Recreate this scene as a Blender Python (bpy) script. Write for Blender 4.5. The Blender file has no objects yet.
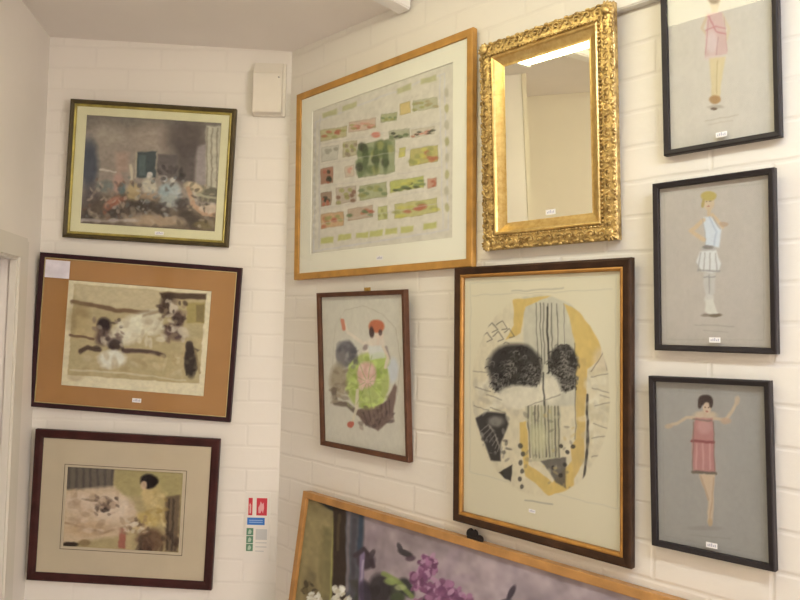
import bpy, bmesh, math, random
import numpy as np
from mathutils import Matrix, Vector

SC = bpy.context.scene
COL = SC.collection
T1C, T1S = (1., .945, .60), 9.8          # strip light by the right wall
T2C, T2S = (.72, .84, 1.), 36.          # added strip light out of view, brightens the right wall
SKYC, SKYS = (1., .85, .775), 16.4            # daylight outside the window
rng = np.random.default_rng(7)
random.seed(7)
UP = 1.6                                   # eye height of the photographer

# ------------------------------------------------------------------ materials
def lin(c):
    c = np.asarray(c, float) / 255.0
    return np.where(c <= .04045, c / 12.92, ((c + .055) / 1.055) ** 2.4)

def new_mat(name):
    m = bpy.data.materials.new(name); m.use_nodes = True
    nt = m.node_tree
    return m, nt, nt.nodes['Principled BSDF']

def N(nt, kind, **kw):
    n = nt.nodes.new(kind)
    for k, v in kw.items():
        if k in n.inputs: n.inputs[k].default_value = v
        else: setattr(n, k, v)
    return n

def mat(name, rgb, rough=.5, metal=0., noise=0., nscale=40., bump=0., bscale=200., spec=.5, stretch=None):
    """rgb is the linear surface colour; a little procedural mottling and bump"""
    m, nt, b = new_mat(name); L = nt.links
    b.inputs['Roughness'].default_value = rough
    b.inputs['Metallic'].default_value = metal
    b.inputs['Specular IOR Level'].default_value = spec
    tc = N(nt, 'ShaderNodeTexCoord')
    mp = N(nt, 'ShaderNodeMapping'); L.new(tc.outputs['Object'], mp.inputs[0])
    if stretch: mp.inputs['Scale'].default_value = stretch
    nz = N(nt, 'ShaderNodeTexNoise', Scale=nscale, Detail=4.)
    L.new(mp.outputs[0], nz.inputs['Vector'])
    rp = N(nt, 'ShaderNodeValToRGB')
    lo = [max(0, c * (1 - noise)) for c in rgb]; hi = [min(1, c * (1 + noise)) for c in rgb]
    rp.color_ramp.elements[0].position = .3; rp.color_ramp.elements[1].position = .7
    rp.color_ramp.elements[0].color = (*lo, 1); rp.color_ramp.elements[1].color = (*hi, 1)
    L.new(nz.outputs['Fac'], rp.inputs[0]); L.new(rp.outputs[0], b.inputs['Base Color'])
    if bump:
        n2 = N(nt, 'ShaderNodeTexNoise', Scale=bscale, Detail=3.)
        L.new(mp.outputs[0], n2.inputs['Vector'])
        bp = N(nt, 'ShaderNodeBump', Strength=bump, Distance=.002)
        L.new(n2.outputs['Fac'], bp.inputs['Height']); L.new(bp.outputs[0], b.inputs['Normal'])
    return m

def brick_mat(name, rgb, strength=.6, offx=0., offz=0.):
    """white paint laid thickly over brick courses (225 x 75 mm)"""
    m, nt, b = new_mat(name); L = nt.links
    b.inputs['Roughness'].default_value = .45
    b.inputs['Specular IOR Level'].default_value = .35
    tc = N(nt, 'ShaderNodeTexCoord')
    sp = N(nt, 'ShaderNodeSeparateXYZ'); L.new(tc.outputs['Object'], sp.inputs[0])
    wob = N(nt, 'ShaderNodeTexNoise', Scale=9., Detail=2.); L.new(tc.outputs['Object'], wob.inputs['Vector'])
    ws = N(nt, 'ShaderNodeMath', operation='MULTIPLY_ADD'); ws.inputs[1].default_value = .010; ws.inputs[2].default_value = offz - .005
    L.new(wob.outputs['Fac'], ws.inputs[0])
    zz = N(nt, 'ShaderNodeMath', operation='ADD'); L.new(sp.outputs['Z'], zz.inputs[0]); L.new(ws.outputs[0], zz.inputs[1])
    xx = N(nt, 'ShaderNodeMath', operation='ADD'); L.new(sp.outputs['X'], xx.inputs[0]); xx.inputs[1].default_value = offx
    cb = N(nt, 'ShaderNodeCombineXYZ'); L.new(xx.outputs[0], cb.inputs['X']); L.new(zz.outputs[0], cb.inputs['Y'])
    bt = N(nt, 'ShaderNodeTexBrick')
    bt.inputs['Scale'].default_value = 1.; bt.inputs['Brick Width'].default_value = .225
    bt.inputs['Row Height'].default_value = .075; bt.inputs['Mortar Size'].default_value = .0065
    bt.inputs['Mortar Smooth'].default_value = .8; bt.inputs['Bias'].default_value = -.3
    L.new(cb.outputs[0], bt.inputs['Vector'])
    c1 = [c for c in rgb]; c2 = [c * .975 for c in rgb]; c3 = [c * .965 for c in rgb]
    bt.inputs['Color1'].default_value = (*c1, 1); bt.inputs['Color2'].default_value = (*c2, 1); bt.inputs['Mortar'].default_value = (*c3, 1)
    L.new(bt.outputs['Color'], b.inputs['Base Color'])
    n1 = N(nt, 'ShaderNodeTexNoise', Scale=14., Detail=6., Roughness=.6); L.new(tc.outputs['Object'], n1.inputs['Vector'])
    inv = N(nt, 'ShaderNodeMath', operation='MULTIPLY_ADD'); inv.inputs[1].default_value = -1.; 
    L.new(bt.outputs['Fac'], inv.inputs[0])
    sc = N(nt, 'ShaderNodeMath', operation='MULTIPLY'); sc.inputs[1].default_value = .9; L.new(n1.outputs['Fac'], sc.inputs[0])
    L.new(sc.outputs[0], inv.inputs[2])
    bp = N(nt, 'ShaderNodeBump', Strength=strength, Distance=.006)
    L.new(inv.outputs[0], bp.inputs['Height']); L.new(bp.outputs[0], b.inputs['Normal'])
    return m

def glass_mat():
    m, nt, b = new_mat('picture_glass'); L = nt.links
    nt.nodes.remove(b)
    out = nt.nodes['Material Output']
    tr = N(nt, 'ShaderNodeBsdfTransparent'); gl = N(nt, 'ShaderNodeBsdfGlossy', Roughness=.02)
    tr.inputs[0].default_value = (.98, .985, .98, 1)
    fr = N(nt, 'ShaderNodeFresnel', IOR=1.45); mx = N(nt, 'ShaderNodeMixShader')
    ge = N(nt, 'ShaderNodeNewGeometry'); fm = N(nt, 'ShaderNodeMath', operation='MULTIPLY')      # the front face carries the sheen
    fb = N(nt, 'ShaderNodeMath', operation='SUBTRACT'); fb.inputs[0].default_value = 1.; L.new(ge.outputs['Backfacing'], fb.inputs[1])
    L.new(fr.outputs[0], fm.inputs[0]); L.new(fb.outputs[0], fm.inputs[1])
    L.new(fm.outputs[0], mx.inputs[0]); L.new(tr.outputs[0], mx.inputs[1]); L.new(gl.outputs[0], mx.inputs[2])
    L.new(mx.outputs[0], out.inputs[0])
    return m

def emit_mat(name, rgb, strength):
    m, nt, b = new_mat(name)
    b.inputs['Base Color'].default_value = (.9, .9, .88, 1)
    b.inputs['Emission Color'].default_value = (*rgb, 1)
    b.inputs['Emission Strength'].default_value = strength
    return m

def art_mat():
    m, nt, b = new_mat('printed_paper')
    at = N(nt, 'ShaderNodeAttribute', attribute_name='ink')
    nt.links.new(at.outputs['Color'], b.inputs['Base Color'])
    b.inputs['Roughness'].default_value = .8
    b.inputs['Specular IOR Level'].default_value = .15
    return m

def paint_mat():
    m, nt, b = new_mat('oil_paint'); L = nt.links
    at = N(nt, 'ShaderNodeAttribute', attribute_name='ink')
    L.new(at.outputs['Color'], b.inputs['Base Color'])
    b.inputs['Roughness'].default_value = .5
    b.inputs['Specular IOR Level'].default_value = .25
    tc = N(nt, 'ShaderNodeTexCoord'); nz = N(nt, 'ShaderNodeTexNoise', Scale=120., Detail=3.)
    L.new(tc.outputs['Object'], nz.inputs['Vector'])
    bp = N(nt, 'ShaderNodeBump', Strength=.25, Distance=.002)
    L.new(nz.outputs['Fac'], bp.inputs['Height']); L.new(bp.outputs[0], b.inputs['Normal'])
    return m

PAINT = (.80, .77, .72)
def alb(c, ref):
    return tuple(np.clip(lin(c) / lin(ref) * np.array(PAINT), .004, .92))

WALLREF = {'tavern': (205, 187, 163), 'sepia': (212, 194, 170), 'bed': (215, 196, 172), 'map': (215, 198, 170),
           'mirror': (235, 220, 195), 'p1': (240, 226, 205), 'p2': (236, 223, 207), 'p3': (232, 214, 196),
           'big': (218, 202, 178), 'lady': (203, 185, 162), 'oil': (205, 187, 165)}      # painted wall beside each picture

# ------------------------------------------------------------------ mesh helpers
def link_mesh(name, bm, m, parent=None, smooth=False):
    bmesh.ops.recalc_face_normals(bm, faces=bm.faces[:])
    me = bpy.data.meshes.new(name); bm.to_mesh(me); bm.free()
    if m: me.materials.append(m)
    if smooth:
        for p in me.polygons: p.use_smooth = True
    o = bpy.data.objects.new(name, me); COL.objects.link(o)
    if parent: o.parent = parent
    return o

def box(bm, x0, x1, y0, y1, z0, z1):
    v = [bm.verts.new((x, y, z)) for z in (z0, z1) for y in (y0, y1) for x in (x0, x1)]
    for f in ((0, 1, 3, 2), (4, 6, 7, 5), (0, 4, 5, 1), (2, 3, 7, 6), (0, 2, 6, 4), (1, 5, 7, 3)):
        bm.faces.new([v[i] for i in f])

def box_obj(name, b, m, parent=None, bev=0.):
    bm = bmesh.new(); box(bm, *b)
    if bev:
        bmesh.ops.bevel(bm, geom=bm.edges[:], offset=bev, segments=2, affect='EDGES', profile=.5)
    return link_mesh(name, bm, m, parent)

def ring(bm, x0, x1, z0, z1, prof):
    """mitred rectangular moulding: prof = closed list of (inset, y)"""
    loops = []
    for d, y in prof:
        loops.append([bm.verts.new(p) for p in ((x0 + d, y, z0 + d), (x1 - d, y, z0 + d), (x1 - d, y, z1 - d), (x0 + d, y, z1 - d))])
    n = len(loops)
    for i in range(n):
        a, b = loops[i], loops[(i + 1) % n]
        for k in range(4):
            j = (k + 1) % 4
            bm.faces.new((a[k], a[j], b[j], b[k]))

def ring_obj(name, r, prof, m, parent):
    bm = bmesh.new(); ring(bm, *r, prof); return link_mesh(name, bm, m, parent)

def window_mat_board(name, outer, inner, y0, y1, m, parent, bevel=.0015):
    """flat board with a bevelled window; margins may differ on each side"""
    bm = bmesh.new()
    def lp(r, y, g=0):
        x0, x1, z0, z1 = r
        return [bm.verts.new(p) for p in ((x0 - g, y, z0 - g), (x1 + g, y, z0 - g), (x1 + g, y, z1 + g), (x0 - g, y, z1 + g))]
    L = [lp(outer, y1), lp(outer, y0), lp(inner, y0, bevel), lp(inner, y1)]
    for i in range(4):
        a, b = L[i], L[(i + 1) % 4]
        for k in range(4):
            bm.faces.new((a[k], a[(k + 1) % 4], b[(k + 1) % 4], b[k]))
    return link_mesh(name, bm, m, parent)

def thing(name, label, cat, M, group=None):
    o = bpy.data.objects.new(name, None); COL.objects.link(o)
    o.empty_display_size = .05; o.matrix_world = M
    o['label'] = label; o['category'] = cat
    if group: o['group'] = group
    return o

def structure(o): o['kind'] = 'structure'; return o

# ------------------------------------------------------------------ room layout (metres, floor z = 0)
CORN = Vector((-.3905, 2.3680, 0))
exA = Vector((.999996, -.002691, 0)); nA = Vector((-.002691, -.999996, 0))      # far wall: along, into the room
dB = Vector((.706823, -.707390, 0)); nB = Vector((-.707390, -.706823, 0))       # right wall
LC = Vector((-1.226, 2.3703, 0)); dC = Vector((.165, -.9863, 0)).normalized(); nC = Vector((.9863, .165, 0)).normalized()
Z3 = Vector((0, 0, 1))

def ceil_z(x, y): return UP + .950 - .038 * (x + .39) - .022 * (y - 2.368)

def frame_matrix(ex, n, o, tilt=0., roll=0.):
    ez = Z3 * math.cos(tilt) + n * math.sin(tilt)
    X = ex * math.cos(roll) + ez * math.sin(roll)
    Z = ez * math.cos(roll) - ex * math.sin(roll)
    Y = Z.cross(X)
    M = Matrix((X, Y, Z)).transposed().to_4x4(); M.translation = o
    return M

def hang(wall, u, v, tilt, roll, off=.02):
    ex, n = (exA, nA) if wall == 'A' else (dB, nB)
    return frame_matrix(ex, n, CORN + ex * u + n * off + Z3 * (v + UP), math.radians(tilt), math.radians(roll))

# ------------------------------------------------------------------ drawing of the pictures
def vnoise(ny, nx, cells, seed):
    r = np.random.default_rng(seed)
    g = r.random((cells + 2, cells + 2))
    y = np.linspace(0, cells, ny); x = np.linspace(0, cells, nx)
    yi = y.astype(int); xi = x.astype(int); fy = (y - yi)[:, None]; fx = (x - xi)[None]
    fy = fy * fy * (3 - 2 * fy); fx = fx * fx * (3 - 2 * fx)
    a = g[yi][:, xi]; b = g[yi][:, xi + 1]; c = g[yi + 1][:, xi]; d = g[yi + 1][:, xi + 1]
    return (a * (1 - fx) + b * fx) * (1 - fy) + (c * (1 - fx) + d * fx) * fy

class Art:
    """a picture brushed onto a fine grid of points; quad gives the drawing units of its four corners (TL TR BR BL)"""
    def __init__(s, nx, ny, bg, quad, wob=0., seed=1):
        s.nx, s.ny = nx, ny; s.fade = .82; s.punch = 1.
        s.img = np.ones((ny, nx, 3)) * np.array(bg, float)
        U, V = np.meshgrid(np.linspace(0, 1, nx), np.linspace(0, 1, ny))
        A = []; B = []
        for (a, b), (X, Y) in zip(((0, 0), (1, 0), (1, 1), (0, 1)), quad):
            A.append([a, b, 1, 0, 0, 0, -a * X, -b * X]); B.append(X)
            A.append([0, 0, 0, a, b, 1, -a * Y, -b * Y]); B.append(Y)
        h = np.linalg.solve(np.array(A, float), np.array(B, float))
        w = h[6] * U + h[7] * V + 1
        s.X = (h[0] * U + h[1] * V + h[2]) / w; s.Y = (h[3] * U + h[4] * V + h[5]) / w
        s.px = abs(quad[1][0] - quad[0][0]) / nx
        s.seed = seed
        if wob:
            s.X = s.X + wob * ((vnoise(ny, nx, 14, seed) - .5) + .6 * (vnoise(ny, nx, 40, seed + 1) - .5))
            s.Y = s.Y + wob * ((vnoise(ny, nx, 14, seed + 2) - .5) + .6 * (vnoise(ny, nx, 40, seed + 3) - .5))
    def put(s, m, c, a):
        m = np.clip(m, 0, 1)[..., None] * a
        s.img = s.img * (1 - m) + np.array(c, float) * m
    def ell(s, cx, cy, rx, ry, c, a=1., rot=0., soft=.25):
        t = math.radians(rot); dx = s.X - cx; dy = s.Y - cy
        x = dx * math.cos(t) + dy * math.sin(t); y = -dx * math.sin(t) + dy * math.cos(t)
        r = np.sqrt((x / rx) ** 2 + (y / ry) ** 2)
        s.put((1 + soft / 2 - r) / soft, c, a)
    def poly(s, pts, c, a=1., soft=None):
        soft = soft or 1.5 * s.px
        ins = np.zeros(s.X.shape, bool); dist = np.full(s.X.shape, 1e9)
        n = len(pts)
        for i in range(n):
            x0, y0 = pts[i]; x1, y1 = pts[(i + 1) % n]
            c1 = (y0 > s.Y) != (y1 > s.Y)
            with np.errstate(divide='ignore', invalid='ignore'):
                xi = (x1 - x0) * (s.Y - y0) / ((y1 - y0) or 1e-9) + x0
            ins ^= c1 & (s.X < xi)
            dist = np.minimum(dist, s._seg(x0, y0, x1, y1))
        sd = np.where(ins, dist, -dist)
        s.put(.5 + sd / soft, c, a)
    def _seg(s, x0, y0, x1, y1):
        dx, dy = x1 - x0, y1 - y0; L = dx * dx + dy * dy + 1e-9
        t = np.clip(((s.X - x0) * dx + (s.Y - y0) * dy) / L, 0, 1)
        return np.hypot(s.X - x0 - t * dx, s.Y - y0 - t * dy)
    def line(s, pts, w, c, a=1., soft=None):
        soft = soft or 1.3 * s.px
        d = np.full(s.X.shape, 1e9)
        for (x0, y0), (x1, y1) in zip(pts[:-1], pts[1:]): d = np.minimum(d, s._seg(x0, y0, x1, y1))
        s.put(.5 + (w / 2 - d) / soft, c, a)
    def dabs(s, n, box_, cols, r0, r1, al=.5, seed=3):
        r = random.Random(seed)
        for _ in range(n):
            s.ell(r.uniform(box_[0], box_[2]), r.uniform(box_[1], box_[3]), r.uniform(r0, r1), r.uniform(r0, r1) * .6, r.choice(cols), al, rot=r.uniform(0, 180), soft=.6)
    def mottle(s, amp, cells=(10, 30, 70)):
        for k, cc in enumerate(cells):
            n = vnoise(s.ny, s.nx, cc, s.seed + 50 + k) - .5
            s.img = s.img * (1 + amp * n[..., None])
    def mesh(s, name, rect, y, ref, m, parent):
        x0, x1, z0, z1 = rect
        nx, ny = s.nx, s.ny
        xs, zs = np.meshgrid(np.linspace(x0, x1, nx), np.linspace(z1, z0, ny))
        co = np.stack([xs, np.full_like(xs, y), zs], -1).reshape(-1, 3)
        i = np.arange(nx * ny).reshape(ny, nx)
        q = np.stack([i[1:, :-1], i[1:, 1:], i[:-1, 1:], i[:-1, :-1]], -1).reshape(-1, 4)
        me = bpy.data.meshes.new(name)
        me.vertices.add(len(co)); me.vertices.foreach_set('co', co.ravel().astype(np.float32))
        me.loops.add(q.size); me.loops.foreach_set('vertex_index', q.ravel().astype(np.int32))
        me.polygons.add(len(q)); me.polygons.foreach_set('loop_start', np.arange(0, q.size, 4, dtype=np.int32))
        me.update(calc_edges=True)
        s.img = 200 + (s.img - 200) * s.punch
        g = s.img.mean(-1, keepdims=True) * (np.array(ref, float) / np.mean(ref)); s.img = g + (s.img - g) * s.fade
        col = np.clip(lin(np.clip(s.img, 0, 255)) / lin(ref) * np.array(PAINT), .003, .92).reshape(-1, 3)
        at = me.color_attributes.new('ink', 'FLOAT_COLOR', 'POINT')
        at.data.foreach_set('color', np.c_[col, np.ones(len(col))].ravel().astype(np.float32))
        me.materials.append(m)
        o = bpy.data.objects.new(name, me); COL.objects.link(o); o.parent = parent
        return o

# ------------------------------------------------------------------ shared materials
M_ART, M_OIL, M_GLASS = art_mat(), paint_mat(), glass_mat()
M_WA = brick_mat('white_painted_brick', PAINT, .17)
M_WB = brick_mat('white_painted_brick_wall', PAINT, .25, offx=.05, offz=.02)
M_PLASTER = mat('white_plaster', (.77, .73, .675), .7, noise=.03, nscale=4, bump=.15, bscale=60)
M_CREAM = mat('cream_plaster', (.64, .59, .47), .7, noise=.03, nscale=4, bump=.15, bscale=60)
M_CEIL = mat('ceiling_paint', (.80, .76, .72), .8, noise=.03, nscale=3, bump=.1, bscale=40)
M_FLOOR = mat('floor_vinyl', (.42, .36, .30), .5, noise=.15, nscale=8)
M_GLOSSW = mat('white_gloss_paint', (.66, .63, .56), .4, noise=.02, nscale=6)
M_DOOR = mat('lilac_white_door_paint', (.60, .56, .60), .4, noise=.02, nscale=6)
M_PLASTIC = mat('white_plastic', (.74, .70, .62), .45, noise=.02, nscale=20)
M_TRUNK = mat('white_trunking', (.82, .81, .79), .4)
M_CARD = mat('backing_card', (.35, .25, .16), .8, noise=.1)
M_LABEL = mat('label_paper', (.86, .86, .88), .7, noise=.02)
M_INK = mat('label_ink', (.45, .46, .60), .7)
M_STEEL = mat('dull_metal', (.35, .34, .32), .35, metal=.9)
M_BRASS = mat('brass', (.55, .36, .10), .35, metal=.9, noise=.1)
M_BLACKMETAL = mat('dark_bronze_metal', (.025, .02, .018), .4, metal=.5)

# ------------------------------------------------------------------ room shell
def wall_slab(name, o, ex, n, x0, x1, z0, z1, m, th=.12, holes=None, sill=None):
    """local X along the wall, Y into the wall, Z up"""
    bm = bmesh.new()
    if not holes: box(bm, x0, x1, 0, th, z0, z1)
    else:
        hx0, hx1, hz = holes
        box(bm, x0, hx0, 0, th, z0, z1); box(bm, hx1, x1, 0, th, z0, z1); box(bm, hx0, hx1, 0, th, hz, z1)
        if sill: box(bm, hx0, hx1, 0, th, z0, sill)
    ob = link_mesh(name, bm, m)
    ob.matrix_world = frame_matrix(ex, n, o)
    return structure(ob)

Bend = CORN + dB * 3.3
Cend = LC + dC * 1.0
JX, BY = -1.55, -2.7
TOP = 2.9
wall_slab('wall_back', CORN, exA, nA, -.8355, 0, 0, TOP, M_WA)
wall_slab('wall_right', CORN, dB, nB, 0, 3.3, 0, TOP, M_WB)
exC = -dC
wall_slab('wall_left', LC, exC, nC, -1.0, 0, 0, TOP, M_PLASTER, holes=(-.93, -.25, 1.80))
wall_slab('wall_recess', Vector((JX, Cend.y, 0)), Vector((1, 0, 0)), Vector((0, -1, 0)), -.1, Cend.x - JX, 0, TOP, M_CREAM, th=.02)
wall_slab('wall_side', Vector((JX, Cend.y, 0)), Vector((0, 1, 0)), Vector((1, 0, 0)), BY - Cend.y, 0, 0, TOP, M_CREAM)
wall_slab('wall_front', Vector((JX, BY, 0)), Vector((-1, 0, 0)), Vector((0, 1, 0)), -(Bend.x - JX), 0, 0, TOP, M_CREAM)
wall_slab('wall_end', Vector((Bend.x, BY, 0)), Vector((0, -1, 0)), Vector((-1, 0, 0)), -(Bend.y - BY), 0, 0, TOP, M_CREAM, holes=(-2.55, -.85, 2.25), sill=.9)

poly = [CORN, Bend, Vector((Bend.x, BY, 0)), Vector((JX, BY, 0)), Vector((JX, Cend.y, 0)), Cend, LC]
def slab(name, zf, th, m):
    bm = bmesh.new()
    a = [bm.verts.new((p.x, p.y, zf(p.x, p.y))) for p in poly]
    b = [bm.verts.new((p.x, p.y, zf(p.x, p.y) + th)) for p in poly]
    bm.faces.new(a); bm.faces.new(b)
    for i in range(len(poly)):
        j = (i + 1) % len(poly); bm.faces.new((a[i], a[j], b[j], b[i]))
    return structure(link_mesh(name, bm, m))
slab('ceiling', ceil_z, .08, M_CEIL)
slab('floor', lambda x, y: 0., -.1, M_FLOOR)

# door in the left wall
d = bpy.data.objects.new('door_1', None); COL.objects.link(d); structure(d)
d.matrix_world = frame_matrix(exC, nC, LC + dC * .93)        # local x runs from the far jamb of the opening towards the corner
bm = bmesh.new()
box(bm, -.07, .012, -.02, 0, 0, 1.862); box(bm, .668, .75, -.02, 0, 0, 1.862); box(bm, .012, .668, -.02, 0, 1.788, 1.862)
box(bm, -.062, .004, -.027, -.02, 0, 1.85); box(bm, .676, .742, -.027, -.02, 0, 1.85); box(bm, .004, .676, -.027, -.02, 1.796, 1.85)
link_mesh('architrave', bm, M_GLOSSW, d)
bm = bmesh.new()
box(bm, 0, .03, .066, .115, 0, 1.80); box(bm, .65, .68, .066, .115, 0, 1.80); box(bm, .03, .65, .066, .115, 1.77, 1.80); box(bm, .03, .65, .066, .115, 0, .02)
link_mesh('door_stop', bm, M_GLOSSW, d)
bm = bmesh.new()
box(bm, .004, .676, .03, .065, .004, 1.796)
for z0, z1 in ((.2, .85), (1.0, 1.68)):
    for x0, x1 in ((.1, .31), (.37, .58)):
        ring(bm, x0, x1, z0, z1, [(0, .03), (.004, .022), (.02, .022), (.026, .03)])
link_mesh('door_panel', bm, M_DOOR, d)
bm = bmesh.new()
bmesh.ops.create_uvsphere(bm, u_segments=16, v_segments=10, radius=.025, matrix=Matrix.Translation((.07, -.012, .95)))
bmesh.ops.create_cone(bm, cap_ends=True, segments=16, radius1=.01, radius2=.01, depth=.03, matrix=Matrix.Translation((.07, .014, .95)) @ Matrix.Rotation(math.pi / 2, 4, 'X'))
link_mesh('door_handle', bm, M_BRASS, d, True)

# daylight window in the end wall, behind the photographer
wn = bpy.data.objects.new('window_1', None); COL.objects.link(wn); structure(wn)
wn.matrix_world = frame_matrix(Vector((0, -1, 0)), Vector((-1, 0, 0)), Vector((Bend.x, BY, 0)))
bm = bmesh.new()
ring(bm, -2.55, -.85, .9, 2.25, [(0, .03), (.045, .03), (.045, .09), (0, .09)])
for x in (-1.98, -1.42): box(bm, x - .02, x + .02, .04, .08, .945, 2.205)
box(bm, -2.505, -.895, .045, .075, 1.68, 1.72)
link_mesh('window_frame', bm, M_GLOSSW, wn)
box_obj('window_sill', (-2.61, -.79, -.06, -.002, .87, .897), M_GLOSSW, wn, .004)
box_obj('pane', (-2.51, -.89, .058, .062, .94, 2.21), M_GLASS, wn)
por = bpy.data.lights.new('window_daylight', 'AREA'); por.shape = 'RECTANGLE'; por.size = 1.35; por.size_y = 1.7; por.cycles.is_portal = True
po = bpy.data.objects.new('window_daylight', por); COL.objects.link(po)
po.matrix_world = Matrix.Translation((Bend.x + .13, BY + 1.70, 1.575)) @ Matrix.Rotation(math.pi / 2, 4, 'Y')

# ------------------------------------------------------------------ picture building blocks
def sticker(x, z, y, parent, w=.020, h=.011, name='price_sticker'):
    o = box_obj(name, (x - w / 2, x + w / 2, y - .0006, y, z - h / 2, z + h / 2), M_LABEL, parent)
    bm = bmesh.new()
    for k in range(5):
        xx = x - w * .36 + k * w * .16
        box(bm, xx, xx + w * .09, y - .0009, y - .0006, z - h * .22, z + h * (.1 + .14 * ((k * 7) % 3)))
    link_mesh('pen_marks', bm, M_INK, o)
    return o

def pane(r, y, parent):
    return box_obj('glass', (r[0], r[1], y, y + .0018, r[2], r[3]), M_GLASS, parent)

def back(r, parent): return box_obj('backing_board', (r[0], r[1], .0125, .0165, r[2], r[3]), M_CARD, parent)

def flatprof(w, outer=.0, drop=.004, depth=.018, rnd=.0025):
    return [(0, depth), (0, rnd), (rnd * .4, rnd * .3), (rnd, outer), (w - rnd, outer + drop * .5), (w - rnd * .3, outer + drop * .6), (w, outer + drop), (w, depth)]

# ================================================================== 1 tavern print
R = WALLREF['tavern']; w, h = .5605, .468
t = thing('framed_print', 'dim interior print of seated figures in dark olive gilt frame, topmost on far wall', 'picture',
          hang('A', -.4742, .2772, 2.83, -2.25), 'framed prints on the far wall')
full = (-w / 2, w / 2, 0, h)
ring_obj('frame', full, [(0, .018), (0, .003), (.002, 0), (.006, -.002), (.011, .001), (.0145, .004), (.0145, .018)],
         mat('dark_olive_wood', alb((68, 54, 30), R), .5, noise=.25, nscale=30, bump=.2, spec=.25), t)
inn = (-w / 2 + .0145, w / 2 - .0145, .0145, h - .0145)
ring_obj('gilt_slip', inn, [(0, .012), (0, .0035), (.003, .0015), (.006, .003), (.008, .006), (.008, .012)],
         mat('aged_gilt', alb((150, 128, 60), R), .35, metal=.35, noise=.3, nscale=25), t)
m_in = (-w / 2 + .0225, w / 2 - .0225, .0225, h - .0225)
pr = (-w / 2 + .055, w / 2 - .050, .052, h - .050)
window_mat_board('mount', m_in, pr, .008, .0105, mat('gold_cream_card', alb((198, 182, 138), R), .6, noise=.05, nscale=12), t)
a = Art(190, 150, (146, 128, 112), [(115.5, 17), (722, 54.6), (692, 545), (86, 507)], wob=7, seed=11)
a.poly([(100, 0), (720, 40), (720, 100), (100, 90)], (118, 106, 94), .8, soft=30)
a.ell(210, 110, 70, 55, (160, 142, 122), .7, soft=.9)
a.ell(420, 120, 110, 50, (160, 138, 118), .7, soft=.9)
a.ell(560, 130, 95, 90, (98, 84, 78), .85, soft=.8)
a.poly([(520, 140), (610, 130), (600, 330), (520, 330)], (96, 84, 80), .8, soft=25)
a.ell(130, 240, 40, 110, (78, 82, 92), .9, soft=.6)
a.ell(140, 420, 45, 90, (92, 80, 80), .8, soft=.8)
a.poly([(340, 185), (425, 185), (425, 300), (340, 300)], (72, 82, 82), .95, soft=8)
a.poly([(352, 200), (380, 200), (380, 290), (352, 290)], (92, 106, 102), .8, soft=8)
a.poly([(430, 195), (520, 200), (520, 300), (430, 290)], (100, 88, 86), .8, soft=10)
a.line([(340, 190), (335, 300)], 10, (165, 148, 120), .8)
a.line([(428, 190), (430, 300)], 8, (140, 126, 110), .8)
a.poly([(650, 70), (715, 70), (715, 350), (645, 340)], (178, 166, 138), .95, soft=10)
for x in (655, 676, 698): a.line([(x, 80), (x - 4, 340)], 7, (138, 124, 104), .8)
a.poly([(610, 160), (648, 150), (645, 330), (600, 330)], (150, 134, 128), .8, soft=14)
a.poly([(90, 430), (715, 440), (715, 560), (90, 560)], (112, 92, 74), .85, soft=40)
a.ell(300, 420, 180, 50, (96, 80, 66), .8, soft=.5)
a.ell(430, 490, 130, 26, (172, 140, 108), .85, soft=.6)
a.poly([(245, 190), (305, 190), (300, 270), (250, 280)], (168, 132, 112), .8, soft=20)
a.ell(258, 325, 24, 46, (176, 130, 112), .9, soft=.5)
a.ell(232, 415, 44, 24, (176, 112, 88), .85, rot=-35, soft=.5)
a.line([(200, 455), (240, 415), (290, 395)], 18, (150, 88, 66), .8, soft=8)
a.line([(180, 265), (245, 275)], 9, (186, 168, 150), .8)
a.ell(200, 340, 36, 26, (110, 116, 108), .8, soft=.6)
a.ell(275, 350, 16, 28, (92, 108, 106), .9, soft=.5)
a.line([(312, 250), (322, 340)], 14, (190, 172, 140), .8, soft=8)
a.ell(325, 365, 30, 40, (172, 142, 96), .9, soft=.5)
for x, y, r_, c in ((398, 290, 13, (184, 170, 156)), (461, 305, 13, (180, 170, 162)), (499, 312, 12, (186, 178, 170))): a.ell(x, y, r_, r_, c, .95, soft=.5)
for x, y, rx, ry, c in ((398, 340, 32, 40, (180, 166, 140)), (470, 365, 32, 40, (142, 154, 152)), (512, 372, 28, 45, (154, 158, 152)), (395, 385, 46, 18, (156, 126, 98)), (490, 405, 44, 26, (148, 148, 136))): a.ell(x, y, rx, ry, c, .95, soft=.5)
a.dabs(26, (435, 255, 545, 310), [(84, 74, 70), (104, 92, 86), (70, 64, 64)], 8, 18, .6, 2)
for x, y in ((380, 420), (450, 440), (540, 420), (560, 470), (600, 500), (250, 460), (330, 430), (130, 470)): a.ell(x, y, 34, 26, (72, 62, 58), .7, soft=.8)
a.poly([(600, 330), (710, 350), (710, 415), (620, 405)], (112, 104, 84), .9, soft=10)
a.ell(595, 345, 42, 22, (198, 170, 128), .9, rot=20, soft=.5)
a.line([(570, 350), (590, 420), (640, 460), (700, 470)], 20, (184, 138, 104), .9, soft=6)
a.ell(668, 440, 46, 20, (188, 160, 132), .9, soft=.4)
a.line([(600, 375), (705, 395)], 12, (168, 156, 122), .8)
a.ell(650, 510, 55, 20, (128, 108, 70), .8, soft=.6)
for x in (100, 165, 235, 310): a.ell(x, 490, 34, 9, (176, 160, 148), .7, soft=.8)
a.dabs(60, (110, 300, 330, 480), [(150, 124, 104), (96, 88, 82), (176, 150, 128), (120, 84, 68), (110, 112, 106)], 6, 16, .5, 5)
a.dabs(60, (340, 300, 560, 470), [(150, 146, 136), (100, 92, 86), (172, 158, 136), (84, 76, 72), (128, 136, 134)], 6, 15, .5, 6)
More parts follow.
